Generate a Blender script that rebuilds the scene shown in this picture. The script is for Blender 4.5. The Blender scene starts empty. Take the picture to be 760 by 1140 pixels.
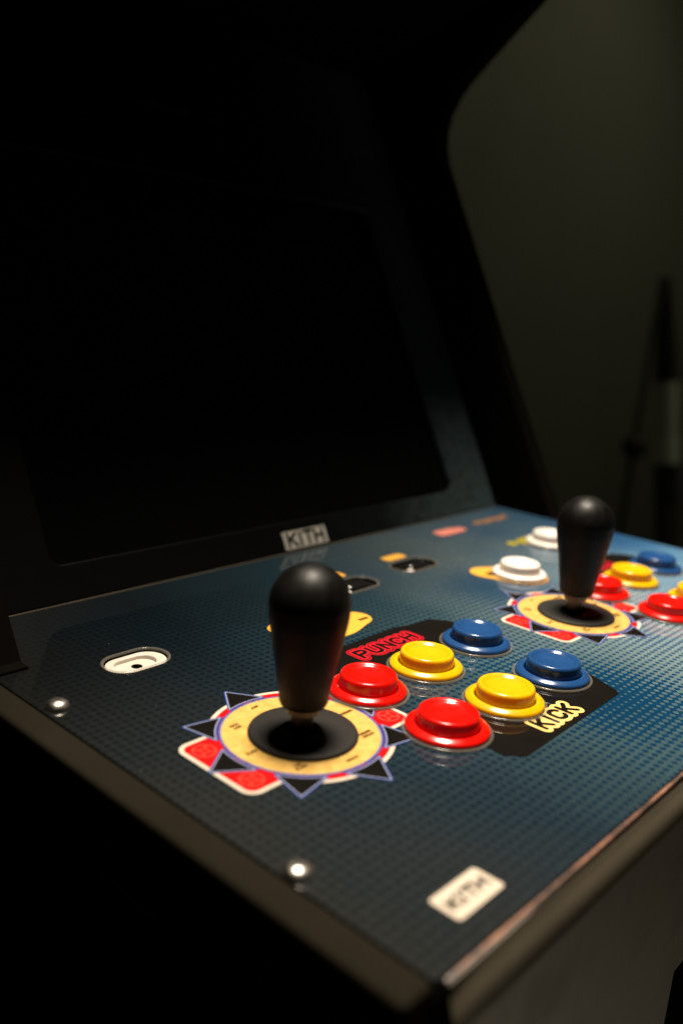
import bpy, bmesh, math, random
import numpy as np
from mathutils import Vector, Matrix
random.seed(4)
S = bpy.context.scene
C = S.collection
R = math.radians

# ------------------------------------------------------------------ camera
# everything on the cabinet is measured in the frame of its control panel, which leans
# towards the player by TILT; TM turns that frame into the upright world
TILT = R(9.3)
TM = Matrix.Rotation(TILT, 4, 'X')
CAM_YAW, CAM_PITCH, CAM_ROLL = 0.847, 0.2394, 0.0739
CAM_POS = Vector((-0.2213, -0.2075, 0.1604))
a, b, c = CAM_YAW, CAM_PITCH, CAM_ROLL
fw = Vector((math.sin(a)*math.cos(b), math.cos(a)*math.cos(b), -math.sin(b)))
rt = Vector((math.cos(a), -math.sin(a), 0))
up = rt.cross(fw)
r2 = rt*math.cos(c) + up*math.sin(c)
u2 = up*math.cos(c) - rt*math.sin(c)
cam = bpy.data.cameras.new('camera')
camo = bpy.data.objects.new('camera', cam)
C.objects.link(camo)
m3 = Matrix((r2, u2, -fw)).transposed()
camo.matrix_world = TM @ Matrix.Translation(CAM_POS) @ m3.to_4x4()
cam.sensor_fit = 'VERTICAL'
cam.sensor_height = 36
cam.lens = 36*983.42/1140
cam.clip_start = 0.01
cam.clip_end = 50
cam.dof.use_dof = True
cam.dof.focus_distance = 0.390
cam.dof.aperture_fstop = 4.4
S.camera = camo

# ------------------------------------------------------------------ world, lamps, exposure
W = bpy.data.worlds.new('World')
S.world = W
W.use_nodes = True
W.node_tree.nodes['Background'].inputs[0].default_value = (0.9, 1.0, 0.75, 1)
W.node_tree.nodes['Background'].inputs[1].default_value = 0.0012
S.view_settings.view_transform = 'Standard'
S.view_settings.look = 'None'
S.view_settings.exposure = 0
S.view_settings.gamma = 1


def lamp(name, kind, loc, target, power, col, **kw):
    l = bpy.data.lights.new(name, kind)
    o = bpy.data.objects.new(name, l)
    C.objects.link(o)
    o.location = TM @ Vector(loc)
    d = TM @ Vector(target) - TM @ Vector(loc)
    o.rotation_euler = d.to_track_quat('-Z', 'Y').to_euler()
    l.energy = power
    l.color = col
    for k, v in kw.items():
        setattr(l, k, v)
    return o


lamp('ceiling_lamp', 'AREA', (0.24, 0.16, 1.5), (0.24, 0.0, 0), 12, (1.0, 0.87, 0.70), shape='DISK', size=0.36, spread=R(80))
lamp('floor_bounce_fill', 'AREA', (0.55, -0.95, -0.85), (0.1, -0.1, -0.15), 2.6, (1.0, 0.84, 0.6), shape='DISK', size=0.5)  # unseen fill, added for light bounced up from the floor
lamp('wall_fill', 'SPOT', (3.3, 0.1, 2.35), (3.05, 1.45, 0.6), 29, (1.0, 0.95, 0.62), spot_size=R(110), spot_blend=1.0, shadow_soft_size=0.2)  # unseen spot, added to brighten the wall and the pole

# ------------------------------------------------------------------ material helpers


def new_mat(name):
    m = bpy.data.materials.new(name)
    m.use_nodes = True
    nt = m.node_tree
    return m, nt, nt.nodes['Principled BSDF']


def N(nt, typ, **kw):
    n = nt.nodes.new(typ)
    for k, v in kw.items():
        setattr(n, k, v)
    return n


def L(nt, a, b):
    nt.links.new(a, b)


def mth(nt, op, a, b=None, c=None, clamp=False):
    n = N(nt, 'ShaderNodeMath', operation=op)
    n.use_clamp = clamp
    for i, v in enumerate((a, b, c)):
        if v is None:
            continue
        if isinstance(v, (int, float)):
            n.inputs[i].default_value = v
        else:
            L(nt, v, n.inputs[i])
    return n.outputs[0]


def smooth(nt, v, lo, hi, to0=0.0, to1=1.0):
    n = N(nt, 'ShaderNodeMapRange', interpolation_type='SMOOTHSTEP')
    L(nt, v, n.inputs[0])
    n.inputs[1].default_value = lo
    n.inputs[2].default_value = hi
    n.inputs[3].default_value = to0
    n.inputs[4].default_value = to1
    return n.outputs[0]


def mixc(nt, f, a, b, blend='MIX'):
    n = N(nt, 'ShaderNodeMix', data_type='RGBA', blend_type=blend)
    if isinstance(f, (int, float)):
        n.inputs[0].default_value = f
    else:
        L(nt, f, n.inputs[0])
    for i, v in ((6, a), (7, b)):
        if isinstance(v, tuple):
            n.inputs[i].default_value = (*v, 1)
        else:
            L(nt, v, n.inputs[i])
    return n.outputs[2]


def plain(name, col, rough=0.4, metal=0.0, spec=0.5, coat=0.0, coat_rough=0.05, var=0.12, nscale=60.0, bump=0.0, bscale=900.0, rvar=0.08, ior=None):
    """principled with soft colour wear, roughness variation and optional grain"""
    m, nt, p = new_mat(name)
    tc = N(nt, 'ShaderNodeTexCoord')
    n1 = N(nt, 'ShaderNodeTexNoise')
    n1.inputs['Scale'].default_value = nscale
    n1.inputs['Detail'].default_value = 5
    L(nt, tc.outputs['Object'], n1.inputs['Vector'])
    lo = tuple(x*(1-var) for x in col)
    hi = tuple(min(1, x*(1+var)) for x in col)
    L(nt, mixc(nt, n1.outputs[0], lo, hi), p.inputs['Base Color'])
    n2 = N(nt, 'ShaderNodeTexNoise')
    n2.inputs['Scale'].default_value = nscale*2.3
    n2.inputs['Detail'].default_value = 6
    L(nt, tc.outputs['Object'], n2.inputs['Vector'])
    L(nt, smooth(nt, n2.outputs[0], 0.3, 0.7, max(0.02, rough-rvar), min(1, rough+rvar)), p.inputs['Roughness'])
    p.inputs['Metallic'].default_value = metal
    p.inputs['Specular IOR Level'].default_value = spec
    p.inputs['Coat Weight'].default_value = coat
    p.inputs['Coat Roughness'].default_value = coat_rough
    if bump:
        n3 = N(nt, 'ShaderNodeTexNoise')
        n3.inputs['Scale'].default_value = bscale
        n3.inputs['Detail'].default_value = 3
        L(nt, tc.outputs['Object'], n3.inputs['Vector'])
        bp = N(nt, 'ShaderNodeBump')
        bp.inputs['Strength'].default_value = bump
        bp.inputs['Distance'].default_value = 0.00007
        L(nt, n3.outputs[0], bp.inputs['Height'])
        L(nt, bp.outputs[0], p.inputs['Normal'])
    return m


M = {}
M['bat'] = plain('satin_black_plastic', (0.003, 0.0027, 0.0024), 0.48, spec=0.24, bump=0.10, bscale=2500)
M['washer'] = plain('textured_black_plastic', (0.016, 0.015, 0.0135), 0.6, spec=0.3, var=0.5, nscale=1100, bump=0.9, bscale=1500)
M['steel'] = plain('dark_steel', (0.12, 0.11, 0.10), 0.35, metal=1.0)
M['chrome'] = plain('polished_screw_steel', (0.46, 0.44, 0.40), 0.36, metal=1.0)
M['red'] = plain('red_button_plastic', (0.70, 0.006, 0.003), 0.2, rvar=0.05, var=0.05, bump=0.05, bscale=700)
M['yellow'] = plain('yellow_button_plastic', (0.70, 0.415, 0.004), 0.2, rvar=0.05, var=0.05, bump=0.05, bscale=700)
M['blue'] = plain('blue_button_plastic', (0.013, 0.060, 0.19), 0.2, rvar=0.05, var=0.05, bump=0.05, bscale=700)
for k_, w_ in (('red', 0.12), ('yellow', 0.6), ('blue', 0.12)):
    q_ = M[k_].node_tree.nodes['Principled BSDF']
    q_.inputs['Subsurface Weight'].default_value = w_
    q_.inputs['Subsurface Radius'].default_value = (1.0, 0.55, 0.25)
    q_.inputs['Subsurface Scale'].default_value = 0.005
M['white'] = plain('white_button_plastic', (0.76, 0.71, 0.665), 0.32, var=0.03, bump=0.04, bscale=1200)
M['plate'] = plain('cream_switch_plastic', (0.66, 0.60, 0.53), 0.4, var=0.03, bump=0.05)
M['glossblack'] = plain('gloss_black_plastic', (0.008, 0.008, 0.008), 0.15, rvar=0.04)
M['hole'] = plain('dark_hole', (0.004, 0.004, 0.004), 0.8)
M['vinyl'] = plain('black_laminate', (0.0045, 0.004, 0.0031), 0.5, spec=0.0, var=0.25, nscale=25, bump=0.35, bscale=1400)
M['rail'] = plain('black_edge_moulding', (0.0155, 0.0132, 0.0094), 0.55, spec=0.0, var=0.2, nscale=30, bump=0.3, bscale=900)
M['strip'] = plain('dark_front_moulding', (0.105, 0.090, 0.064), 0.5, spec=0.05, var=0.2, nscale=30, bump=0.3, bscale=900)
M['front'] = plain('black_front_laminate', (0.10, 0.085, 0.060), 0.5, var=0.25, nscale=20, bump=0.45, bscale=800)
M['glass'] = plain('black_monitor_glass', (0.004, 0.004, 0.004), 0.12, rvar=0.03, spec=0.35)
M['logoplate'] = plain('brushed_logo_plate', (0.50, 0.48, 0.43), 0.4, metal=0.1, var=0.15, nscale=120)
M['cream_print'] = plain('cream_print', (0.66, 0.575, 0.47), 0.35, coat=0.6, var=0.07, nscale=400)
M['black_print'] = plain('black_print', (0.008, 0.007, 0.006), 0.4, spec=0.15, coat=0.8, coat_rough=0.05, var=0.3, nscale=90)
M['red_print'] = plain('red_print', (0.52, 0.009, 0.009), 0.33, coat=0.6, coat_rough=0.12, var=0.35, nscale=500)
M['redlite_print'] = plain('light_red_print', (0.60, 0.055, 0.038), 0.33, coat=0.6, var=0.2, nscale=500)
M['redline_print'] = plain('red_lettering_print', (0.60, 0.012, 0.025), 0.33, coat=0.6, var=0.15, nscale=500)
M['blue_print'] = plain('blue_print', (0.02, 0.045, 0.23), 0.33, coat=0.6, var=0.2, nscale=400)
M['lilac_print'] = plain('pale_lilac_print', (0.27, 0.30, 0.45), 0.33, coat=0.6, var=0.1, nscale=400)
M['kick_print'] = plain('pale_yellow_print', (0.90, 0.62, 0.20), 0.33, coat=0.6, var=0.06, nscale=400)
M['kickin_print'] = plain('amber_print', (0.60, 0.30, 0.09), 0.33, coat=0.6, var=0.1, nscale=400)
M['amber_label'] = plain('amber_label_print', (0.86, 0.45, 0.06), 0.33, coat=0.6, var=0.08, nscale=300)
M['brown_print'] = plain('brown_print', (0.10, 0.050, 0.012), 0.4, coat=0.4)
M['pink_print'] = plain('pink_print', (0.80, 0.26, 0.20), 0.35, coat=0.5, var=0.25, nscale=300)
M['dim_print'] = plain('dim_lettering_print', (0.06, 0.045, 0.02), 0.5, spec=0.0)
M['olive_print'] = plain('olive_yellow_print', (0.42, 0.34, 0.01), 0.35, coat=0.5, var=0.4, nscale=400)
M['orange_print'] = plain('dull_orange_print', (0.42, 0.20, 0.08), 0.35, coat=0.5, var=0.3, nscale=300)
M['pole_black'] = plain('black_pole_paint', (0.022, 0.021, 0.018), 0.5)
M['pole_metal'] = plain('brushed_pole_metal', (0.66, 0.70, 0.60), 0.4, metal=0.0)
M['pole_bright'] = plain('pale_metal_band', (0.80, 0.90, 0.74), 0.35, metal=0.0)
M['pole_brown'] = plain('worn_pole_paint', (0.09, 0.065, 0.045), 0.5)

for k_, m_ in M.items():
    if k_.endswith('_print'):
        q_ = m_.node_tree.nodes['Principled BSDF']
        q_.inputs['Specular IOR Level'].default_value = 0.0
        q_.inputs['Coat Weight'].default_value = 0.8
        q_.inputs['Coat Roughness'].default_value = 0.05

# yellow textured ring paper
m, nt, p = new_mat('mottled_yellow_print')
tc = N(nt, 'ShaderNodeTexCoord')
nz = N(nt, 'ShaderNodeTexNoise'); nz.inputs['Scale'].default_value = 260; nz.inputs['Detail'].default_value = 6
L(nt, tc.outputs['Object'], nz.inputs['Vector'])
wv = N(nt, 'ShaderNodeTexWave'); wv.inputs['Scale'].default_value = 190; wv.inputs['Distortion'].default_value = 3
L(nt, tc.outputs['Object'], wv.inputs['Vector'])
f = mth(nt, 'ADD', mth(nt, 'MULTIPLY', nz.outputs[0], 0.75), mth(nt, 'MULTIPLY', wv.outputs[1], 0.22))
L(nt, mixc(nt, smooth(nt, f, 0.3, 0.75), (0.62, 0.36, 0.085), (0.84, 0.56, 0.16)), p.inputs['Base Color'])
p.inputs['Roughness'].default_value = 0.35
p.inputs['Coat Weight'].default_value = 0.6
p.inputs['Coat Roughness'].default_value = 0.1
M['ring_print'] = m

# clear acrylic
m, nt, p = new_mat('clear_acrylic')
p.inputs['Base Color'].default_value = (0.30, 0.27, 0.23, 1)
p.inputs['Roughness'].default_value = 0.14
p.inputs['Specular IOR Level'].default_value = 0.9
p.inputs['Alpha'].default_value = 0.30
M['clear'] = m

# acrylic front edge, its pink glints put into the colour as noise
m, nt, p = new_mat('acrylic_cut_edge')
tc = N(nt, 'ShaderNodeTexCoord')
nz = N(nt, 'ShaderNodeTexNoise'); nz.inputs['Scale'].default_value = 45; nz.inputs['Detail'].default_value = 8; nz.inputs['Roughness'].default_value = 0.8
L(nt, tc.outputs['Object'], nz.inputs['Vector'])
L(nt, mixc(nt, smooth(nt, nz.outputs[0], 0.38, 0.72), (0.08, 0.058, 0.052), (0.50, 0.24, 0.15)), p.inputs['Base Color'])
p.inputs['Roughness'].default_value = 0.3
p.inputs['Coat Weight'].default_value = 1.0
M['edge'] = m

# printed halftone overlay
PITCH = 0.003775
m, nt, p = new_mat('halftone_overlay_print')
tc = N(nt, 'ShaderNodeTexCoord')
sx = N(nt, 'ShaderNodeSeparateXYZ')
L(nt, tc.outputs['Object'], sx.inputs[0])
X, Y = sx.outputs[0], sx.outputs[1]
k = 2*math.pi/PITCH
cx = mth(nt, 'COSINE', mth(nt, 'MULTIPLY', mth(nt, 'SUBTRACT', X, 0.11555), k))
cy = mth(nt, 'COSINE', mth(nt, 'MULTIPLY', mth(nt, 'SUBTRACT', Y, -0.0666), k))
dots = mth(nt, 'ADD', cx, cy)
nz = N(nt, 'ShaderNodeTexNoise'); nz.inputs['Scale'].default_value = 13; nz.inputs['Detail'].default_value = 2
L(nt, tc.outputs['Object'], nz.inputs['Vector'])


def blob(bx, by, r):
    dx = mth(nt, 'SUBTRACT', X, bx)
    dy = mth(nt, 'SUBTRACT', Y, by)
    d = mth(nt, 'SQRT', mth(nt, 'ADD', mth(nt, 'MULTIPLY', dx, dx), mth(nt, 'MULTIPLY', dy, dy)))
    return smooth(nt, d, 0.0, r, 1.0, 0.0)


thr = mth(nt, 'ADD', mth(nt, 'MULTIPLY', mth(nt, 'SUBTRACT', nz.outputs[0], 0.5), 2.6), -0.55)
thr = mth(nt, 'ADD', thr, mth(nt, 'MULTIPLY', blob(0.128, -0.060, 0.055), 2.0))
thr = mth(nt, 'ADD', thr, mth(nt, 'MULTIPLY', blob(0.215, 0.048, 0.06), 1.6))
thr = mth(nt, 'ADD', thr, mth(nt, 'MULTIPLY', blob(0.385, 0.07, 0.06), 1.5))
mask = smooth(nt, mth(nt, 'SUBTRACT', dots, thr), -0.3, 0.3)
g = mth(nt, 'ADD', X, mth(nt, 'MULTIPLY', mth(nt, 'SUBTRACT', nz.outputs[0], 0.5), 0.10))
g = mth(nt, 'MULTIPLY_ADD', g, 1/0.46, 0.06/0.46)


def ramp(stops):
    r = N(nt, 'ShaderNodeValToRGB')
    e = r.color_ramp.elements
    while len(e) < len(stops):
        e.new(0.5)
    for i, (pos, col) in enumerate(stops):
        e[i].position = pos
        e[i].color = (*col, 1)
    L(nt, g, r.inputs[0])
    return r.outputs[0]


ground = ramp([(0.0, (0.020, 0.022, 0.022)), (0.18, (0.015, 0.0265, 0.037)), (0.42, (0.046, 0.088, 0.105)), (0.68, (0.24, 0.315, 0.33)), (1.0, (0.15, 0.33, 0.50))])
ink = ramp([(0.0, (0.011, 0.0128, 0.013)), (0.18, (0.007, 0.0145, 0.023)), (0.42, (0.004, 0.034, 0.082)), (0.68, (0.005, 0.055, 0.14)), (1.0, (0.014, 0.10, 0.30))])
ground_shade = smooth(nt, Y, -0.04, 0.12, 1.0, 0.32)  # hood's shade over the back of the panel, put into the ground colour
ink_shade = smooth(nt, Y, -0.04, 0.12, 1.0, 0.42)  # the same shade put into the ink colour


def scale(colr, fac):
    n = N(nt, 'ShaderNodeVectorMath', operation='SCALE')
    L(nt, colr, n.inputs[0])
    L(nt, fac, n.inputs['Scale'])
    return n.outputs[0]


fine = N(nt, 'ShaderNodeTexNoise'); fine.inputs['Scale'].default_value = 420; fine.inputs['Detail'].default_value = 4
L(nt, tc.outputs['Object'], fine.inputs['Vector'])
col = mixc(nt, mask, scale(ink, ink_shade), scale(ground, ground_shade))
col = mixc(nt, 0.35, col, scale(col, smooth(nt, fine.outputs[0], 0.25, 0.75, 0.6, 1.4)))
vo = N(nt, 'ShaderNodeTexVoronoi'); vo.inputs['Scale'].default_value = 150
L(nt, tc.outputs['Object'], vo.inputs['Vector'])
pick = N(nt, 'ShaderNodeTexNoise'); pick.inputs['Scale'].default_value = 60
L(nt, tc.outputs['Object'], pick.inputs['Vector'])
speck = mth(nt, 'MULTIPLY', smooth(nt, vo.outputs['Distance'], 0.05, 0.10, 1.0, 0.0), smooth(nt, pick.outputs[0], 0.58, 0.66))
col = mixc(nt, mth(nt, 'MULTIPLY', speck, 0.22), col, (0.22, 0.20, 0.17))
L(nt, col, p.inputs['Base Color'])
p.inputs['Roughness'].default_value = 0.5
p.inputs['Specular IOR Level'].default_value = 0.0
p.inputs['Coat Weight'].default_value = 1.0
p.inputs['Coat IOR'].default_value = 1.49
dust = N(nt, 'ShaderNodeTexNoise'); dust.inputs['Scale'].default_value = 35; dust.inputs['Detail'].default_value = 8
L(nt, tc.outputs['Object'], dust.inputs['Vector'])
L(nt, smooth(nt, dust.outputs[0], 0.35, 0.7, 0.02, 0.07), p.inputs['Coat Roughness'])
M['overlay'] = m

# bezel: near black at the left to slate at the right, faintly mottled
m, nt, p = new_mat('slate_bezel')
tc = N(nt, 'ShaderNodeTexCoord')
sx = N(nt, 'ShaderNodeSeparateXYZ')
L(nt, tc.outputs['Object'], sx.inputs[0])
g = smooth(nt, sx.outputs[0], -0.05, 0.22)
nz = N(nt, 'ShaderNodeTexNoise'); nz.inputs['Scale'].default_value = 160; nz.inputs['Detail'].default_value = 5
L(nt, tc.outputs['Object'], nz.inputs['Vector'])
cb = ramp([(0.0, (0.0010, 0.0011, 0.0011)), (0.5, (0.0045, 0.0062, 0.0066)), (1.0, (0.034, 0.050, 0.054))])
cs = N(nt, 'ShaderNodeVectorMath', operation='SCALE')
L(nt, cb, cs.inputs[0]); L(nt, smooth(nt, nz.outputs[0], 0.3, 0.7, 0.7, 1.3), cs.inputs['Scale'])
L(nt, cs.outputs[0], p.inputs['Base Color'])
p.inputs['Roughness'].default_value = 0.5
p.inputs['Specular IOR Level'].default_value = 0.15
M['bezel'] = m

# wall and floor
M['wall'] = plain('painted_wall', (0.118, 0.118, 0.097), 0.85, var=0.10, nscale=1.6, bump=0.3, bscale=120)
M['floor'] = plain('dark_floor', (0.05, 0.045, 0.04), 0.6, var=0.3, nscale=3)

# ------------------------------------------------------------------ object helpers


def tag(o, label=None, cat=None, group=None, kind=None):
    for k_, v in (('label', label), ('category', cat), ('group', group), ('kind', kind)):
        if v:
            o[k_] = v
    return o


def wpos(o):
    v = Vector(o.location)
    while o.parent:
        o = o.parent
        v = v + Vector(o.location)
    return v


def link(name, me, mat, parent=None, origin=(0, 0, 0), local=False):
    """me is in world coordinates unless local; origin is the object's world origin"""
    o = bpy.data.objects.new(name, me)
    if mat is not None:
        me.materials.append(mat)
    C.objects.link(o)
    og = Vector(origin)
    if not local:
        me.transform(Matrix.Translation(-og))
    if parent:
        o.parent = parent
        o.location = og - wpos(parent)
    else:
        o.location = og
    return o


def shade(me, angle=40):
    bm = bmesh.new(); bm.from_mesh(me)
    for f in bm.faces:
        f.smooth = True
    for e in bm.edges:
        if len(e.link_faces) == 2 and e.calc_face_angle(0) > R(angle):
            e.smooth = False
    bm.to_mesh(me); bm.free()


def bm_mesh(bm, name, smooth_angle=None):
    bmesh.ops.recalc_face_normals(bm, faces=bm.faces)
    me = bpy.data.meshes.new(name)
    bm.to_mesh(me); bm.free()
    if smooth_angle:
        shade(me, smooth_angle)
    return me


def box_bm(bm, lo, hi, bevel=0.0, seg=3):
    r = bmesh.ops.create_cube(bm, size=1)
    vs = r['verts']
    for v in vs:
        v.co = Vector(((v.co.x+.5)*(hi[0]-lo[0])+lo[0], (v.co.y+.5)*(hi[1]-lo[1])+lo[1], (v.co.z+.5)*(hi[2]-lo[2])+lo[2]))
    if bevel:
        es = list({e for v in vs for e in v.link_edges})
        bmesh.ops.bevel(bm, geom=es, offset=bevel, segments=seg, profile=0.5, affect='EDGES')


def box(name, lo, hi, mat, parent, bevel=0.0, seg=3):
    bm = bmesh.new()
    box_bm(bm, lo, hi, bevel, seg)
    og = ((lo[0]+hi[0])/2, (lo[1]+hi[1])/2, lo[2])
    return link(name, bm_mesh(bm, name, 35), mat, parent, og)


def lathe_me(name, prof, n=72, angle=50):
    """prof: list of (r, z) from bottom to top"""
    bm = bmesh.new()
    rings = []
    for r, z in prof:
        if r < 1e-6:
            rings.append([bm.verts.new((0, 0, z))])
        else:
            rings.append([bm.verts.new((r*math.cos(2*math.pi*i/n), r*math.sin(2*math.pi*i/n), z)) for i in range(n)])
    for A, B in zip(rings, rings[1:]):
        for i in range(n):
            j = (i+1) % n
            q = [A[i % len(A)], A[j % len(A)], B[j % len(B)], B[i % len(B)]]
            q2 = []
            for v in q:
                if v not in q2:
                    q2.append(v)
            if len(q2) > 2:
                bm.faces.new(q2)
    return bm_mesh(bm, name, angle)


def spline(pts, n=8):
    """catmull-rom through (r,z) points"""
    out = []
    P = [pts[0]] + list(pts) + [pts[-1]]
    for i in range(1, len(P)-2):
        p0, p1, p2, p3 = (np.array(P[j], float) for j in (i-1, i, i+1, i+2))
        for t in np.linspace(0, 1, n, endpoint=False):
            out.append(tuple(0.5*((2*p1)+(-p0+p2)*t+(2*p0-5*p1+4*p2-p3)*t*t+(-p0+3*p1-3*p2+p3)*t**3)))
    out.append(tuple(pts[-1]))
    return [(max(0.0, r), z) for r, z in out]


def torus_me(name, Rm, rm, z=0, n=72, k_=10, flat=1.0):
    prof = [(Rm+rm*math.cos(t), z+flat*rm*math.sin(t)) for t in np.linspace(0, 2*math.pi, k_+1)]
    return lathe_me(name, prof, n, 80)


# signed distance fields for flat print
def sd_seg(P, a, b):
    a = np.array(a); b = np.array(b)
    d = b-a
    t = np.clip(((P-a)@d)/max(1e-12, d@d), 0, 1)
    return np.linalg.norm(P-(a+t[:, None]*d), axis=1)


def sd_strokes(P, strokes):
    d = np.full(len(P), 1e9)
    for s in strokes:
        for a_, b_ in zip(s, s[1:]):
            d = np.minimum(d, sd_seg(P, a_, b_))
    return d


def sd_poly(P, poly):
    d = np.full(len(P), 1e9)
    inside = np.zeros(len(P), bool)
    n = len(poly)
    for i in range(n):
        a_, b_ = poly[i], poly[(i+1) % n]
        d = np.minimum(d, sd_seg(P, a_, b_))
        cond = ((a_[1] > P[:, 1]) != (b_[1] > P[:, 1]))
        with np.errstate(divide='ignore', invalid='ignore'):
            xx = (b_[0]-a_[0])*(P[:, 1]-a_[1])/(b_[1]-a_[1])+a_[0]
        inside ^= cond & (P[:, 0] < xx)
    return np.where(inside, -d, d)


def sd_rbox(P, cx_, cy_, hx, hy, r):
    q = np.abs(P-np.array((cx_, cy_)))-np.array((hx-r, hy-r))
    return np.linalg.norm(np.maximum(q, 0), axis=1)+np.minimum(q.max(axis=1), 0)-r


def sheet_me(name, fn, x0, y0, x1, y1, cell, thick, z=0.0):
    """flat shape where fn(P) < 0, contoured on a grid, standing `thick` above z"""
    nx = int(math.ceil((x1-x0)/cell))+1
    ny = int(math.ceil((y1-y0)/cell))+1
    gx, gy = np.meshgrid(x0+np.arange(nx)*cell, y0+np.arange(ny)*cell, indexing='ij')
    D = fn(np.stack([gx.ravel(), gy.ravel()], 1)).reshape(nx, ny)
    D = np.where(np.abs(D) < 1e-9, 1e-9, D)
    bm = bmesh.new()
    V = {}

    def vert(key, x, y):
        if key not in V:
            V[key] = bm.verts.new((x, y, z+thick))
        return V[key]
    ins = D < 0
    for i in range(nx-1):
        for j in range(ny-1):
            cs = ((i, j), (i+1, j), (i+1, j+1), (i, j+1))
            n_in = sum(bool(ins[c_]) for c_ in cs)
            if n_in == 0:
                continue
            poly = []
            for q in range(4):
                A, B = cs[q], cs[(q+1) % 4]
                if ins[A]:
                    poly.append(vert(A, gx[A], gy[A]))
                if ins[A] != ins[B]:
                    t = D[A]/(D[A]-D[B])
                    key = (min(A, B), max(A, B))
                    poly.append(vert(key, gx[A]+t*(gx[B]-gx[A]), gy[A]+t*(gy[B]-gy[A])))
            if len(set(poly)) > 2:
                try:
                    bm.faces.new(poly)
                except ValueError:
                    pass
    # rim going down to z
    be = [e for e in bm.edges if len(e.link_faces) == 1]
    r = bmesh.ops.extrude_edge_only(bm, edges=be)
    for v in r['geom']:
        if isinstance(v, bmesh.types.BMVert):
            v.co.z = z
    me = bpy.data.meshes.new(name)
    bm.normal_update()
    bm.to_mesh(me); bm.free()
    return me


def arc(cx_, cy_, rx, ry, a0, a1, n=9):
    return [(cx_+rx*math.cos(R(t)), cy_+ry*math.sin(R(t))) for t in np.linspace(a0, a1, n)]


GL = {  # letters in a 1 wide x 1 high cell
    'P': [[(0, 0), (0, 1)], [(0, 1), (.5, 1)]+arc(.5, .74, .5, .26, 90, -90)+[(0, .48)]],
    'U': [[(0, 1), (0, .3)]+arc(.5, .3, .5, .3, 180, 360)+[(1, 1)]],
    'N': [[(0, 0), (0, 1), (1, 0), (1, 1)]],
    'C': [arc(.5, .7, .5, .3, 10, 180)+arc(.5, .3, .5, .3, 180, 350)],
    'H': [[(0, 0), (0, 1)], [(1, 0), (1, 1)], [(0, .5), (1, .5)]],
    'K': [[(0, 0), (0, 1)], [(1, 1), (0, .42)], [(.3, .6), (1, 0)]],
    'I': [[(.5, 0), (.5, 1)]],
    'T': [[(.5, 0), (.5, 1)], [(0, 1), (1, 1)]],
    'J': [[(.9, 1), (.9, .3)]+arc(.45, .3, .45, .3, 0, -170)],
    'M': [[(0, 0), (0, 1), (.5, .3), (1, 1), (1, 0)]],
    'R': [[(0, 0), (0, 1)], [(0, 1), (.5, 1)]+arc(.5, .76, .5, .24, 90, -90)+[(0, .52)], [(.45, .5), (1, 0)]],
    'O': [arc(.5, .5, .5, .5, 0, 360, 17)],
    'F': [[(0, 0), (0, 1), (1, 1)], [(0, .52), (.8, .52)]],
    'W': [[(0, 1), (.25, 0), (.5, .7), (.75, 0), (1, 1)]],
    'A': [[(0, 0), (.5, 1), (1, 0)], [(.2, .38), (.8, .38)]],
    'D': [[(0, 0), (0, 1), (.45, 1)]+arc(.45, .5, .55, .5, 90, -90)+[(0, 0)]],
    'B': [[(0, 0), (0, 1), (.5, 1)]+arc(.5, .76, .45, .24, 90, -90)+[(0, .52)], [(.5, .52)]+arc(.5, .26, .5, .26, 90, -90)+[(0, 0)]],
    'L': [[(0, 1), (0, 0), (.9, 0)]],
    'E': [[(1, 1), (0, 1), (0, 0), (1, 0)], [(0, .52), (.8, .52)]],
    'S': [arc(.5, .75, .5, .25, 20, 270)+arc(.5, .25, .5, .25, 90, -160)],
    'V': [[(0, 1), (.5, 0), (1, 1)]],
}


def word(text, x, y, w, h, gap=0.35):
    """strokes of a word fitted in the box"""
    ws = [0.35 if ch == 'I' else 1.0 for ch in text]
    tot = sum(ws)+gap*(len(text)-1)
    u = w/tot
    out = []
    px = x
    for ch, wi in zip(text, ws):
        for s in GL[ch]:
            out.append([(px+((sx_ if ch != 'I' else 0.5))*wi*u, y+sy_*h) for sx_, sy_ in s])
        px += (wi+gap)*u
    return out


# ------------------------------------------------------------------ room
bm = bmesh.new(); box_bm(bm, (-2.5, -3, -1.06), (6, 1.6, -1.0))
tag(link('floor', bm_mesh(bm, 'floor'), M['floor'], None, (0, 0, -1.0)), kind='structure')
bm = bmesh.new(); box_bm(bm, (-2.5, 1.45, -1.0), (6, 1.55, 2.6))
tag(link('wall', bm_mesh(bm, 'wall'), M['wall'], None, (1.75, 1.5, -1.0)), 'dim greenish grey painted wall behind the cabinet', 'wall', kind='structure')

# ------------------------------------------------------------------ cabinet body
XL, XR = -0.064, 0.407       # overlay edges
YF, YB = -0.1104, 0.1705
ZFLOOR = -1.0
SL = 0.525                   # bezel lean
D2 = 0.21147                 # second player's offset



def floor_z(y):
    # panel-frame height of the level floor (world z = ZFLOOR) at panel-frame depth y
    return (ZFLOOR-y*math.sin(TILT))/math.cos(TILT)


cab = bpy.data.objects.new('arcade_cabinet', None)
C.objects.link(cab)
cab.location = (0.1715, 0.15, floor_z(0.15))
tag(cab, 'black two player arcade cabinet with blue halftone control panel', 'arcade cabinet')

# control box (top at -2.6 mm), holes for the switch recesses
OVALS = [(-0.0095, 0.0922), (0.1460, 0.1050), (0.2085, 0.1090)]
OHX, OHY = 0.0155, 0.0098


def stadium(cx_, cy_, hx, hy, n=16):
    r = hy
    pts = [(cx_+hx-r+r*math.cos(t), cy_+r*math.sin(t)) for t in np.linspace(-math.pi/2, math.pi/2, n)]
    pts += [(cx_-hx+r+r*math.cos(t), cy_+r*math.sin(t)) for t in np.linspace(math.pi/2, 3*math.pi/2, n)]
    return pts


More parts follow.
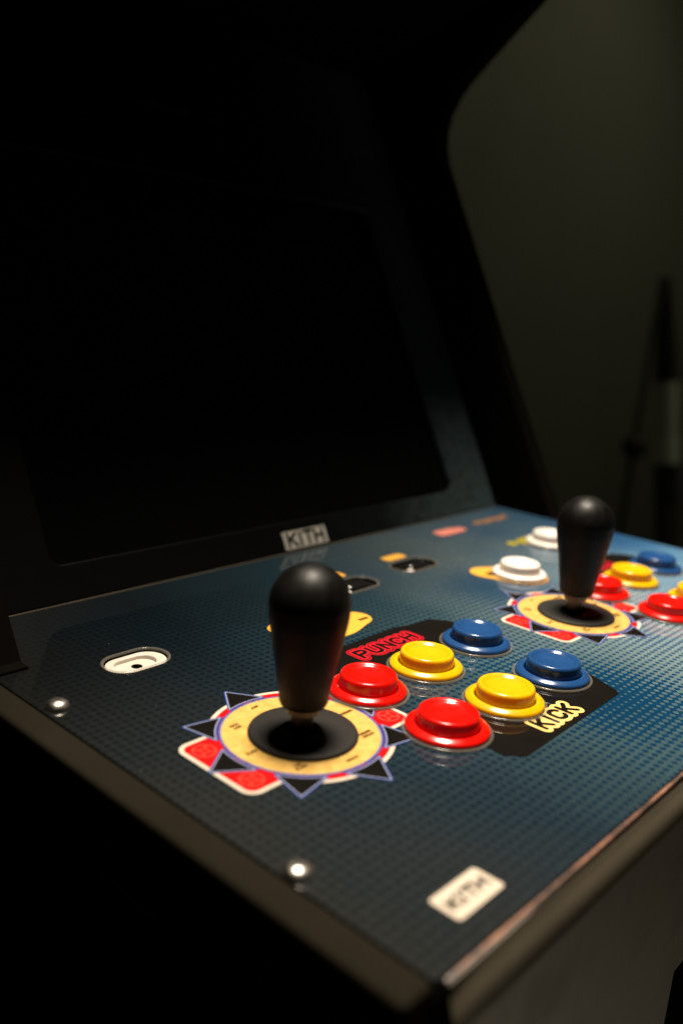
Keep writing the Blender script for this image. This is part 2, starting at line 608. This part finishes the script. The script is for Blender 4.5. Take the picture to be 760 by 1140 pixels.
def rrect(x0, y0, x1, y1, r, n=8):
    pts = []
    for cx_, cy_, s in ((x1-r, y1-r, 0), (x0+r, y1-r, 90), (x0+r, y0+r, 180), (x1-r, y0+r, 270)):
        pts += [(cx_+r*math.cos(R(s+t)), cy_+r*math.sin(R(s+t))) for t in np.linspace(0, 90, n)]
    return pts


def plate_me(name, outer, holes, z0, z1, bevel=0.0):
    """flat plate with holes from a filled 2D curve"""
    cu = bpy.data.curves.new(name, 'CURVE')
    cu.dimensions = '2D'
    cu.fill_mode = 'BOTH'
    cu.extrude = (z1-z0)/2-bevel
    cu.bevel_depth = bevel
    cu.bevel_resolution = 2
    cu.offset = -bevel
    for loop in [outer]+holes:
        sp = cu.splines.new('POLY')
        sp.points.add(len(loop)-1)
        for pt, (x, y) in zip(sp.points, loop):
            pt.co = (x, y, 0, 1)
        sp.use_cyclic_u = True
    o = bpy.data.objects.new(name, cu)
    me = bpy.data.meshes.new_from_object(o)
    bpy.data.objects.remove(o)
    bpy.data.curves.remove(cu)
    me.name = name
    me.transform(Matrix.Translation((0, 0, (z0+z1)/2)))
    me.materials.clear()
    return me


deck = box('control_deck', (XL+0.001, YF+0.001, -0.108), (XR-0.001, YB-0.002, -0.0075), M['vinyl'], cab)
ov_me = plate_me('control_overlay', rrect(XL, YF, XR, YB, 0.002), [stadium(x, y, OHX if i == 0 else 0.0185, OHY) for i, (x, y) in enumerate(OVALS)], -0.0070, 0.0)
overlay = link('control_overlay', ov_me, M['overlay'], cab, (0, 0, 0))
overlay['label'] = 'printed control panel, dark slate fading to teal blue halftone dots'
box('overlay_edge', (XL+0.003, YF-0.0016, -0.0030), (XR, YF-0.0002, -0.0003), M['edge'], cab, 0.0005, 2)

box('overlay_edge', (XL+0.017, YB+0.0001, -0.0040), (XR-0.0075, YB+0.0011, 0.0003), M['strip'], cab, 0.0002, 1)

# rails along both sides of the deck and the front strip
box('side_rail', (-0.0768, -0.1105, -0.0300), (XL-0.0003, 0.1085, 0.0006), M['rail'], cab, 0.0022, 4)
box('side_rail', (XR+0.0003, -0.1065, -0.0300), (0.4215, 0.1085, -0.0035), M['rail'], cab, 0.0022, 4)
me = plate_me('front_strip', [(YF+0.0006, -0.0035), (YF-0.0014, -0.0035), (YF-0.0046, -0.0150), (YF-0.0046, -0.0168), (YF+0.0006, -0.0168)], [], -(XR+0.0600)/2, (XR+0.0600)/2, 0.0004)
me.transform(Matrix(((0, 0, 1, (XR-0.0600)/2), (1, 0, 0, 0), (0, 1, 0, 0), (0, 0, 0, 1))))
link('front_strip', me, M['strip'], cab, (0.17, YF, -0.0168))

# front apron: hangs lower on the left part
ap = [(XL+0.006, -0.0168), (0.4050, -0.0168), (0.4050, -0.106), (0.1196, -0.106), (0.1196, -0.42), (XL+0.006, -0.42)]
me = plate_me('front_panel', ap, [], -0.001, 0.001, 0.0004)
me.transform(Matrix.Translation((0, YF-0.0005, 0)) @ Matrix.Rotation(R(90), 4, 'X'))
fp = link('front_panel', me, M['front'], cab, (0.1, YF, -0.42))

# outer left and right skirts of the control box
box('deck_side', (-0.0758, -0.1090, -0.42), (XL+0.0012, 0.1080, -0.0302), M['vinyl'], cab, 0.004, 3)
box('deck_side', (XR-0.0012, -0.1090, -0.42), (0.4205, 0.1080, -0.0302), M['vinyl'], cab, 0.004, 3)
bm = bmesh.new()
box_bm(bm, (-0.0475, -0.050, ZFLOOR), (0.4000, 0.52, -0.109))
for v in bm.verts:
    if v.co.z < -0.5:
        v.co.y -= 0.1638*0.93
        v.co.z = floor_z(v.co.y)
lower = link('lower_cabinet', bm_mesh(bm, 'lower_cabinet'), M['vinyl'], cab, (0.1715, 0.1, -0.5))

# tall side panels, profile in (y, z)
prof = [(0.1190, 0.0012), (0.1304, 0.0209), (0.1934, 0.1409), (0.2590, 0.2660)]
prof += [(0.2628, 0.2740), (0.2660, 0.2850), (0.2670, 0.2975), (0.2640, 0.3110), (0.2568, 0.3240), (0.2475, 0.3345)]
prof += [(0.2376, 0.3437), (0.1870, 0.3870), (0.1000, 0.4610), (0.0950, 0.4700), (0.0950, 0.6200), (0.5200, 0.6200), (0.5600, 0.1500), (0.5600-0.1638*1.22, floor_z(0.36)), (0.112-0.1638*1.0, floor_z(-0.052)), (0.112-0.018, -0.109), (0.112, 0.0012)]


def side_panel(x0, x1):
    me = plate_me('side_panel', prof, [], -(x1-x0)/2, (x1-x0)/2, 0.0018)
    # (y,z) plane -> world: local x->y, local y->z, local z->x
    me.transform(Matrix(((0, 0, 1, (x0+x1)/2), (1, 0, 0, 0), (0, 1, 0, 0), (0, 0, 0, 1))))
    shade(me, 35)
    return link('side_panel', me, M['vinyl'], cab, ((x0+x1)/2, 0.3, ZFLOOR))


side_panel(-0.0640, -0.0480)
side_panel(0.4005, 0.4160)

# bezel: plate leaning back, in its own (x, s) plane; s runs up the slope
LEN = math.hypot(1, SL)


def slope_mat(off=0.0):
    # local (x, s, n) -> world, n pointing to the player
    ey = Vector((0, SL/LEN, 1/LEN))
    ez = Vector((0, -1/LEN, SL/LEN))
    mt = Matrix.Identity(4)
    mt.col[0] = (1, 0, 0, 0); mt.col[1] = (*ey, 0); mt.col[2] = (*ez, 0)
    o_ = Vector((0, YB+0.0015, 0.0003))+ez*off
    mt.col[3] = (*o_, 1)
    return mt


SX0, SX1 = 0.0020, 0.3505
S0, S1 = 0.0172*LEN, 0.2300*LEN
me = plate_me('monitor_bezel', rrect(-0.0478, 0.0, 0.4003, 0.345*LEN, 0.0005), [rrect(SX0, S0, SX1, S1, 0.006)], -0.005, 0.0, 0.0007)
me.transform(slope_mat()); shade(me, 35)
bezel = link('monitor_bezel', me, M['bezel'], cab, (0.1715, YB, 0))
bezel['label'] = 'slate grey bezel framing the dark screen'
me = plate_me('screen', rrect(SX0-0.01, S0-0.01, SX1+0.01, S1+0.01, 0.004), [], -0.0105, -0.0065)
me.transform(slope_mat())
scr = link('screen', me, M['glass'], cab, (0.176, YB+0.02, 0.0))

# two screw recesses of the bezel edge
for sx_, sz_ in ((0.386, 0.121), (-0.03, 0.121)):
    me = lathe_me('bezel_screw', [(0.0034, 0.0), (0.0034, 0.0008), (0.0022, 0.0011), (0.0, 0.0006)], 24)
    me.transform(slope_mat() @ Matrix.Translation((sx_, sz_*LEN, 0)))
    link('bezel_screw', me, M['glossblack'], bezel, (sx_, YB+SL*sz_, sz_))

# hood: sloping underside, marquee, top and back
hood_in = [(0.353, 0.346), (0.170, 0.408), (0.166, 0.415), (0.166, 0.615), (0.515, 0.615), (0.552, 0.150), (0.552, -0.10), (0.545, -0.10), (0.545, 0.150), (0.505, 0.605), (0.176, 0.605), (0.176, 0.420), (0.357, 0.353)]
me = plate_me('marquee_hood', hood_in, [], -0.2240, 0.2240)
me.transform(Matrix(((0, 0, 1, 0.1763), (1, 0, 0, 0), (0, 1, 0, 0), (0, 0, 0, 1))))
link('marquee_hood', me, M['vinyl'], cab, (0.1763, 0.3, 0.35))

# faint lettering on the bezel above the screen: too dim to read, kept as soft dashes
def dashes(P):
    xs = 0.1455
    d = np.full(len(P), 1e9)
    for i, w in enumerate((.006, .005, .0045, .006, .0045, .005, .006)):
        d = np.minimum(d, sd_rbox(P, xs+w/2, 0.2735*LEN+0.0004*(i % 2), w/2-.0006, .0026-.0004*(i % 3), .0008))
        xs += w
    d = np.minimum(d, sd_rbox(P, 0.2055, 0.2727*LEN, .0075, .0012, .0006))
    return d


me = sheet_me('dim_lettering', dashes, 0.140, 0.26*LEN, 0.22, 0.29*LEN, 0.0005, 0.0003)
me.transform(slope_mat())
link('dim_lettering', me, M['dim_print'], bezel, (0.18, YB+SL*.27, .27))

# ------------------------------------------------------------------ logo plates
# plate standing at the foot of the bezel
mp = plate_me('logo_plate', rrect(0.1580, 0.0012, 0.1968, 0.0128, 0.0006), [], 0.0003, 0.0016, 0.0003)
mp.transform(slope_mat()); shade(mp, 35)
lp = link('logo_plate', mp, M['logoplate'], bezel, (0.1774, YB, 0.0005))
lp['label'] = 'small brushed plate reading KITH at the foot of the bezel'
# (a part of the bezel, so its lettering is cut into the same mesh as a second material)
kw = word('KITH', 0.1618, 0.0030, 0.0312, 0.0082, 0.36)
kme = sheet_me('letters', lambda P: sd_strokes(P, kw)-0.00105, 0.158, 0.001, 0.197, 0.013, 0.0003, 0.00012, 0.0016)
kme.transform(slope_mat())


def absorb(o, me2, mat):
    """add a world-space mesh to object o as an extra material"""
    me2.transform(Matrix.Translation(-wpos(o)))
    idx = len(o.data.materials)
    o.data.materials.append(mat)
    bm = bmesh.new(); bm.from_mesh(o.data)
    n0 = len(bm.faces)
    bm.from_mesh(me2)
    bm.faces.ensure_lookup_table()
    for f in bm.faces[n0:]:
        f.material_index = idx
    bm.to_mesh(o.data); bm.free()
    bpy.data.meshes.remove(me2)


absorb(lp, kme, M['black_print'])

# label printed on the front left corner of the panel
me = sheet_me('logo_label', lambda P: sd_rbox(P, -0.0302, -0.0962, 0.0112, 0.0055, 0.0012), -0.045, -0.105, -0.015, -0.088, 0.0004, 0.00008)
ll = link('logo_label', me, M['cream_print'], overlay, (-0.0302, -0.0962, 0))
ll['label'] = 'cream label reading KITH on the front corner of the panel'
kw2 = word('KITH', -0.0386, -0.0981, 0.0168, 0.0038, 0.34)
absorb(ll, sheet_me('letters', lambda P: sd_strokes(P, kw2)-0.00062, -0.045, -0.105, -0.015, -0.088, 0.0002, 0.00004, 0.00008), M['black_print'])

# ------------------------------------------------------------------ printed art around the controls
ang8 = [R(45*i) for i in range(8)]


def spike_polys(cx_, cy_):
    out = []
    for i, t in enumerate(ang8):
        tip = 0.0440
        h = 0.0088
        base = math.sqrt(0.0318**2-h*h)
        u = np.array((math.cos(t), math.sin(t))); v = np.array((-u[1], u[0]))
        arcp = [(0.0322*math.cos(t+s), 0.0322*math.sin(t+s)) for s in np.linspace(0.275, -0.275, 7)]
        out.append([tuple(u*tip+(cx_, cy_))]+[(x+cx_, y+cy_) for x, y in arcp])
    return out


def ring_art(cx_, cy_, near):
    cell = 0.00045 if near else 0.0006
    c0 = np.array((cx_, cy_))
    ext = 0.047

    def S_(name, fn, th, z, e=ext):
        return sheet_me(name, fn, cx_-e, cy_-e, cx_+e, cy_+e, cell, th, z)

    def card(P):
        circ = np.linalg.norm(P-c0, axis=1)-0.0356
        return np.minimum(circ, sd_rbox(P, cx_-0.0003, cy_, 0.0436, 0.0208, 0.0055))
    base = link('joystick_art', S_('joystick_art', card, 0.00006, 0), M['cream_print'], overlay, (cx_, cy_, 0))
    base['label'] = 'printed red and cream sunburst with black spikes and yellow ring'
    absorb(base, S_('a', lambda P: card(P)+0.0017, 0.00003, 0.00006), M['red_print'])

    def coins(P):
        d = np.full(len(P), 1e9)
        for sx_ in (-1, 1):
            for sy_ in (-1, 1):
                c1 = c0+np.array((sx_*0.0362, sy_*0.0125))
                rr = np.linalg.norm(P-c1, axis=1)
                d = np.minimum(d, np.abs(rr-0.0042)-0.00038)
                d = np.minimum(d, np.abs(np.abs(P-c1).max(axis=1)-0.0014)-0.00033)
                for q in range(4):
                    pp = c1+0.0029*np.array((math.cos(R(45+90*q)), math.sin(R(45+90*q))))
                    d = np.minimum(d, np.linalg.norm(P-pp, axis=1)-0.0006)
        return d
    absorb(base, S_('b', coins, 0.00002, 0.00009), M['redlite_print'])
    polys = spike_polys(cx_, cy_)

    def sp(P):
        d = np.full(len(P), 1e9)
        for q in polys:
            d = np.minimum(d, sd_poly(P, q))
        return d
    rad = lambda P: np.linalg.norm(P-c0, axis=1)
    absorb(base, S_('c', lambda P: np.minimum(sp(P)-0.00072, rad(P)-0.0311), 0.00003, 0.00011), M['blue_print'])
    absorb(base, S_('d', lambda P: sp(P)-0.00022, 0.00003, 0.00014), M['lilac_print'])
    absorb(base, S_('e', lambda P: sp(P)+0.00025, 0.00003, 0.00017), M['black_print'])
    absorb(base, S_('f', lambda P: np.abs(rad(P)-0.0303)-0.00022, 0.00003, 0.000165), M['lilac_print'])
    absorb(base, sheet_me('g', lambda P: rad(P)-0.0299, cx_-.031, cy_-.031, cx_+.031, cy_+.031, cell, 0.00003, 0.00018), M['ring_print'])
    words = [(0, .0262, ['JUMP']), (-.0160, .0190, ['BACK', 'JUMP']), (-.0242, .0008, ['BLOCK']), (-.0180, -.0170, ['LOW', 'BLOCK']),
             (0, -.0257, ['CROUCH']), (.0180, -.0168, ['FORWARD', 'CROUCH']), (.0250, 0, ['FORWARD']), (.0172, .0185, ['FORWARD', 'JUMP'])]
    strokes = []
    for wx, wy, ls in words:
        for i, w in enumerate(ls):
            ww = 0.00098*len(w)
            yy = wy+(len(ls)-1)*0.0010-i*0.0021-0.00065
            strokes += word(w, cx_+wx-ww/2, cy_+yy, ww, 0.0013, 0.4)
    absorb(base, sheet_me('h', lambda P: sd_strokes(P, strokes)-0.00021, cx_-.03, cy_-.03, cx_+.03, cy_+.03, 0.00026, 0.00002, 0.00021), M['brown_print'])
    return base


ring_art(0, 0, True)
ring_art(D2, 0, False)


def button_backing(dx):
    top = [(0.050, 0.031), (0.060, 0.0385), (0.0745, 0.0462), (0.113, 0.0468), (0.1215, 0.0445), (0.1375, 0.0432), (0.1440, 0.0355), (0.1452, 0.0255), (0.141, 0.016), (0.126, 0.012), (0.050, 0.012), (0.047, 0.022)]
    bot = [(0.0462, -0.0535), (0.0455, -0.0600), (0.0512, -0.0662), (0.132, -0.0640), (0.1338, -0.0622), (0.1395, -0.0490), (0.1440, -0.0380), (0.1380, -0.0320), (0.060, -0.0350), (0.050, -0.0480)]
    top = [(x+dx, y) for x, y in top]
    bot = [(x+dx, y) for x, y in bot]
    for poly in (top, bot):
        xs = [p_[0] for p_ in poly]; ys = [p_[1] for p_ in poly]
        me = sheet_me('black_panel', lambda P: sd_poly(P, poly)-0.0006, min(xs)-.002, min(ys)-.002, max(xs)+.002, max(ys)+.002, 0.0006, 0.00022)
        link('black_panel', me, M['black_print'], overlay, (sum(xs)/len(xs), sum(ys)/len(ys), 0))
    # PUNCH: black letters with red outlines inside one red outline
    w = word('PUNCH', 0.0724+dx, 0.0314, 0.0396, 0.0070, 0.5)
    a0 = (0.0680+dx, 0.0268, 0.118+dx, 0.045)
    me = sheet_me('punch_lettering', lambda P: sd_strokes(P, w)-0.0033, *a0, 0.00025, 0.00004, 0.00022)
    o = link('punch_lettering', me, M['redline_print'], overlay, (0.0924+dx, 0.035, 0))
    absorb(o, sheet_me('x', lambda P: sd_strokes(P, w)-0.00275, *a0, 0.00025, 0.00003, 0.00026), M['black_print'])
    absorb(o, sheet_me('y', lambda P: sd_strokes(P, w)-0.0022, *a0, 0.00025, 0.00003, 0.00029), M['redline_print'])
    absorb(o, sheet_me('z', lambda P: sd_strokes(P, w)-0.00098, *a0, 0.00022, 0.00003, 0.00032), M['black_print'])
    o['label'] = 'PUNCH in black letters outlined red'
    w2 = word('KICK', 0.0768+dx, -0.0603, 0.0256, 0.0070, 0.5)
    a1 = (0.0735+dx, -0.0645, 0.1055+dx, -0.0495)
    me = sheet_me('kick_lettering', lambda P: sd_strokes(P, w2)-0.0028, *a1, 0.00025, 0.00004, 0.00022)
    o = link('kick_lettering', me, M['kick_print'], overlay, (0.0893+dx, -0.057, 0))
    absorb(o, sheet_me('z', lambda P: sd_strokes(P, w2)-0.00108, *a1, 0.00022, 0.00003, 0.00029), M['black_print'])
    o['label'] = 'KICK in black letters on a yellow outline'


button_backing(0)
button_backing(D2)


def flat_shape(name, fn, x0, y0, x1, y1, mat, cell=0.0006, th=0.00025, z=0.0, parent=None):
    me = sheet_me(name, fn, x0, y0, x1, y1, cell, th, z)
    return link(name, me, mat, parent or overlay, ((x0+x1)/2, (y0+y1)/2, z))


def smin(a_, b_, k_):
    h = np.clip(0.5+0.5*(b_-a_)/k_, 0, 1)
    return b_*(1-h)+a_*h-k_*h*(1-h)


def label1(P):   # start label of the first player, pointing both ways from the button
    d = np.linalg.norm(P-np.array((0.088, 0.0735)), axis=1)-0.0185
    d = smin(d, sd_seg(P, (0.066, 0.081), (0.088, 0.0735))-0.006, 0.012)
    return smin(d, sd_seg(P, (0.088, 0.0700), (0.1085, 0.0680))-0.0075, 0.012)


l1 = flat_shape('start_label', label1, 0.05, 0.045, 0.125, 0.105, M['amber_label'])
l1['label'] = 'amber printed label around the start button'
absorb(l1, sheet_me('t', lambda P: sd_rbox(P, 0.1100, 0.0650, 0.0035, 0.0012, 0.0006), 0.10, 0.06, 0.12, 0.07, 0.0004, 0.00005, 0.00025), M['brown_print'])


def label2(P):
    d = np.linalg.norm(P-np.array((0.247, 0.056)), axis=1)-0.0180
    return smin(d, sd_seg(P, (0.2345, 0.0715), (0.247, 0.060))-0.0105, 0.008)


l2 = flat_shape('start_label', label2, 0.205, 0.03, 0.275, 0.095, M['amber_label'])
l2['label'] = 'amber printed label left of the white button'
absorb(l2, sheet_me('t', lambda P: sd_rbox(P, 0.2345, 0.0680, 0.0042, 0.0032, 0.002), 0.225, 0.06, 0.245, 0.08, 0.0004, 0.00005, 0.00025), M['brown_print'])


def figures(P):
    d = np.full(len(P), 1e9)
    for x, y, r in ((0.3095, 0.0995, .0042), (0.322, 0.0985, .005), (0.3265, 0.0945, .0045), (0.331, 0.1005, .004), (0.3185, 0.0935, .0032)):
        d = np.minimum(d, np.linalg.norm(P-np.array((x, y)), axis=1)-r)
    return d


flat_shape('player_icons', figures, 0.30, 0.085, 0.34, 0.11, M['olive_print'])


def pinkf(P):
    return np.minimum(sd_rbox(P, 0.2945, 0.1450, 0.0125, 0.0055, 0.004), sd_rbox(P, 0.3045, 0.1440, 0.009, 0.0042, 0.003))


flat_shape('pink_badge', pinkf, 0.275, 0.135, 0.32, 0.155, M['pink_print'])


def orangef(P):
    d = np.full(len(P), 1e9)
    xs = 0.332
    for i, w in enumerate((.006, .005, .007, .004, .006, .007, .005, .006)):
        d = np.minimum(d, sd_rbox(P, xs+w/2, 0.1475+.0009*math.sin(i*2.1), w/2-.0007, .0026+.0006*(i % 3), .001))
        xs += w
    return d


flat_shape('orange_marks', orangef, 0.328, 0.140, 0.385, 0.156, M['orange_print'])

# ------------------------------------------------------------------ switch recesses
def clear_rim(cx_, cy_, parent):
    pts = stadium(cx_, cy_, OHX-0.0001, OHY-0.0001, 20)
    bm = bmesh.new()
    prof_ = [(0.0008*math.cos(t), 0.0006*math.sin(t)+0.0002) for t in np.linspace(0, 2*math.pi, 8, endpoint=False)]
    n = len(pts)
    rings = []
    for i in range(n):
        p0 = np.array(pts[i-1]); p1 = np.array(pts[(i+1) % n])
        t = (p1-p0)/np.linalg.norm(p1-p0)
        nn = np.array((t[1], -t[0]))
        rings.append([bm.verts.new((pts[i][0]+nn[0]*u, pts[i][1]+nn[1]*u, v)) for u, v in prof_])
    for i in range(n):
        A, B = rings[i], rings[(i+1) % n]
        for q in range(8):
            bm.faces.new((A[q], A[(q+1) % 8], B[(q+1) % 8], B[q]))
    return link('clear_rim', bm_mesh(bm, 'clear_rim', 60), M['clear'], parent, (cx_, cy_, 0))


# the empty recess with the cream plate
x, y = OVALS[0]
me = plate_me('switch_plate', stadium(x, y, OHX-.0012, OHY-.0012), [stadium(x-.0004, y, 0.0098, 0.0056)], -0.0068, -0.0008, 0.0005)
shade(me, 35)
sw = link('switch_plate', me, M['plate'], cab, (x, y, -0.0068))
sw['label'] = 'cream oval switch plate with an empty slot'
me = plate_me('slot_floor', stadium(x-.0004, y, 0.0103, 0.0061), [[(x+0.0021*math.cos(-t), y-0.0006+0.0021*math.sin(-t)) for t in np.linspace(0, 2*math.pi, 20, endpoint=False)]], -0.0040, -0.0026)
link('slot_floor', me, M['plate'], sw, (x, y, -0.004))
me = lathe_me('screw_hole', [(0.0025, -0.0060), (0.0025, -0.00255), (0.0021, -0.0024), (0.0020, -0.0060)], 24)
me.transform(Matrix.Translation((x, y-0.0006, 0)))
link('screw_hole', me, M['hole'], sw, (x, y, -0.006))
clear_rim(x, y, sw)

OHX = 0.0185
for (x, y) in OVALS[1:]:
    me = plate_me('rocker_switch', stadium(x, y, OHX-.0012, OHY-.0012), [], -0.0068, -0.0014, 0.0005)
    shade(me, 35)
    sw = link('rocker_switch', me, M['glossblack'], cab, (x, y, -0.0068))
    sw['label'] = 'black oval rocker switch'
    bm = bmesh.new()
    bmesh.ops.create_uvsphere(bm, u_segments=24, v_segments=12, radius=1)
    for v in bm.verts:
        v.co = Vector((v.co.x*0.0100+x+.002, v.co.y*0.0062+y, max(-0.6, v.co.z)*0.0030-0.0008))
    link('rocker', bm_mesh(bm, 'rocker', 60), M['glossblack'], sw, (x, y, 0))
    me = lathe_me('white_dot', [(0.0, 0.0), (0.0022, 0.0002), (0.0, 0.0011)], 16)
    me.transform(Matrix.Translation((x-0.0085, y-0.0045, -0.0012)))
    link('white_dot', me, M['white'], sw, (x-.0085, y-.0045, 0))
    clear_rim(x, y, sw)
    flat_shape('switch_label', lambda P: sd_rbox(P, x+.0015, y+0.0175, 0.0095, 0.0040, 0.0025), x-.015, y+.01, x+.015, y+.025, M['amber_label'])

# ------------------------------------------------------------------ buttons
rim_prof = spline([(0.0165, 0.0012), (0.0166, 0.0019), (0.0162, 0.0027), (0.0152, 0.0033), (0.0141, 0.0038), (0.0133, 0.0037), (0.0129, 0.0031), (0.0127, 0.0015), (0.0127, -0.001)], 4)
rim_prof = [(0.0145, 0.0010)]+rim_prof
RIM_ME = lathe_me('push_button', rim_prof, 72, 60)
plg_prof = [(0.0121, -0.001), (0.0122, 0.0040)] + spline([(0.0122, 0.0062), (0.0121, 0.0076), (0.0117, 0.0085), (0.0110, 0.0089), (0.0100, 0.0086), (0.0086, 0.0078), (0.0060, 0.0071), (0.0030, 0.0068), (0.0, 0.0067)], 6)
PLG_ME = lathe_me('plunger', plg_prof, 72, 60)
COL_ME = torus_me('clear_collar', 0.0173, 0.00075, 0.0006, 72, 10)
COL_ME.materials.append(M['clear'])
_mc = {}


def push_button(x, y, colour, dz=0.0):
    if colour not in _mc:
        a_, b_ = RIM_ME.copy(), PLG_ME.copy()
        a_.materials.append(M[colour]); b_.materials.append(M[colour])
        _mc[colour] = (a_, b_)
    a_, b_ = _mc[colour]
    o = link('push_button', a_, None, cab, (x, y, 0), local=True)
    o['label'] = colour+' round push button'
    link('plunger', b_, None, o, (x, y, dz), local=True)
    link('clear_collar', COL_ME, None, o, (x, y, 0), local=True)
    return o


BTN = [(0.0462, 0.0071, 'red'), (0.0857, 0.0063, 'yellow'), (0.1293, 0.0087, 'blue'),
       (0.0444, -0.0353, 'red'), (0.0835, -0.0365, 'yellow'), (0.1249, -0.0356, 'blue')]
for dx in (0, D2):
    for x, y, cl in BTN:
        push_button(x+dx, y, cl, random.uniform(-.0002, .0002))
for x, y in ((0.0815, 0.0775), (0.247, 0.056), (0.332, 0.083)):
    push_button(x, y, 'white')

# ------------------------------------------------------------------ joysticks
bat = [(0.0, 0.0118), (0.0070, 0.0118), (0.0086, 0.0122), (0.0092, 0.0134)]
bat += [(0.0096, 0.0170), (0.0108, 0.0240), (0.0122, 0.0320), (0.0137, 0.0400), (0.0147, 0.0455)]
bat += [(0.0151*math.cos(t), 0.0512+0.0153*math.sin(t)) for t in np.linspace(-0.12, math.pi/2, 16)]
bat = bat[:3]+spline(bat[3:], 4)
BAT = lathe_me('joystick', bat, 80, 60); BAT.materials.append(M['bat'])
SHAFT = lathe_me('shaft', [(0.0042, 0.0), (0.0042, 0.0085), (0.0062, 0.0090), (0.0062, 0.0120)], 32); SHAFT.materials.append(M['steel'])
WASH = lathe_me('dust_washer', [(0.0208, 0.0003), (0.0209, 0.0008), (0.0206, 0.0014), (0.0198, 0.0018), (0.012, 0.0021), (0.0060, 0.0022), (0.0044, 0.0016)], 80, 60)
WASH.materials.append(M['washer'])
for i, dx in enumerate((0, D2)):
    j = link('joystick', BAT, None, cab, (dx, 0, 0), local=True)
    j['label'] = 'black bat shaped joystick handle'
    link('shaft', SHAFT, None, j, (dx, 0, 0), local=True)
    link('dust_washer', WASH, None, j, (dx+(-0.0003, 0.0006)[i], -0.0012, 0), local=True)

# ------------------------------------------------------------------ screws of the panel
scp = [(0.0046, 0.0002), (0.0046, 0.0008)] + spline([(0.0044, 0.0013), (0.0036, 0.0022), (0.0024, 0.0028), (0.0012, 0.0031), (0.0, 0.0031)], 4)
SCR = lathe_me('panel_screw', scp, 40, 60)
SCR.materials.append(M['chrome'])
SLOT = None
for x, y in ((-0.0577, 0.0745), (-0.0596, -0.0580), (0.4010, 0.0745), (0.4010, -0.0580)):
    s = link('panel_screw', SCR, None, cab, (x, y, 0), local=True)
    bm = bmesh.new()
    ra = random.uniform(0, 1.5)
    for q in (0, 90):
        b2 = bmesh.new(); box_bm(b2, (-.0021, -.00032, .0022), (.0021, .00032, .00318+.00002*(q > 0)))
        b2.transform(Matrix.Rotation(R(q)+ra, 4, 'Z'))
        tmp = bpy.data.meshes.new('t'); b2.to_mesh(tmp); b2.free()
        bm.from_mesh(tmp); bpy.data.meshes.remove(tmp)
    me = bm_mesh(bm, 'screw_slot')
    me.transform(Matrix.Translation((x, y, 0)))
    link('screw_slot', me, M['hole'], s, (x, y, 0))

# stand the finished cabinet upright on the floor
cab.location = TM @ Vector(cab.location)
cab.rotation_euler = (TILT, 0, 0)

# ------------------------------------------------------------------ light stand in the background
def tube_me(name, pts, r, n=20):
    bm = bmesh.new()
    for A, B in zip(pts, pts[1:]):
        A, B = Vector(A), Vector(B)
        d = B-A
        rr = r if isinstance(r, tuple) else (r, r)
        res = bmesh.ops.create_cone(bm, cap_ends=True, segments=n, radius1=rr[0], radius2=rr[1], depth=d.length)
        mt = Matrix.Translation((A+B)/2) @ d.to_track_quat('Z', 'Y').to_matrix().to_4x4()
        bmesh.ops.transform(bm, matrix=mt, verts=res['verts'])
    return bm_mesh(bm, name, 50)


PX, PY = 2.722, 0.985
st = bpy.data.objects.new('pole_stand', None)
C.objects.link(st)
st.location = (PX, PY, ZFLOOR)
tag(st, 'dark upright stand with a bright metal section beside the wall', 'stand')
Z1, Z2, Z3 = -0.30, -0.150, 0.118
link('lower_pole', tube_me('lower_pole', [(PX, PY, -0.98), (PX, PY, Z1)], 0.038), M['pole_brown'], st, (PX, PY, -0.98))
link('middle_pole', tube_me('middle_pole', [(PX, PY, Z1), (PX, PY, Z2)], 0.037), M['pole_black'], st, (PX, PY, Z1))
link('metal_section', tube_me('metal_section', [(PX, PY, Z2), (PX, PY, Z3)], 0.040), M['pole_metal'], st, (PX, PY, Z2))
link('metal_cap', tube_me('metal_cap', [(PX, PY, Z2-0.003), (PX, PY, Z2+0.075)], 0.043), M['pole_bright'], st, (PX, PY, Z2))
link('upper_pole', tube_me('upper_pole', [(PX, PY, Z3), (PX, PY, 0.46)], (0.040, 0.018)), M['pole_black'], st, (PX, PY, Z3))
link('brace', tube_me('brace', [(PX-0.03, PY, 0.46), (PX-0.66, PY-0.02, -0.98)], 0.010), M['pole_black'], st, (PX-.66, PY, -0.98))
link('brace_knob', lathe_me('brace_knob', spline([(0, -.04), (.03, -.025), (.035, 0), (.03, .025), (0, .04)], 4), 24), M['pole_black'], st, (PX-0.266, PY-0.008, -0.08), local=True)
for k_ in range(3):
    t = R(25+120*k_)
    link('foot', tube_me('foot', [(PX, PY, -0.93), (PX+.3*math.cos(t), PY+.3*math.sin(t), -0.985)], 0.014), M['pole_black'], st, (PX, PY, -0.985))
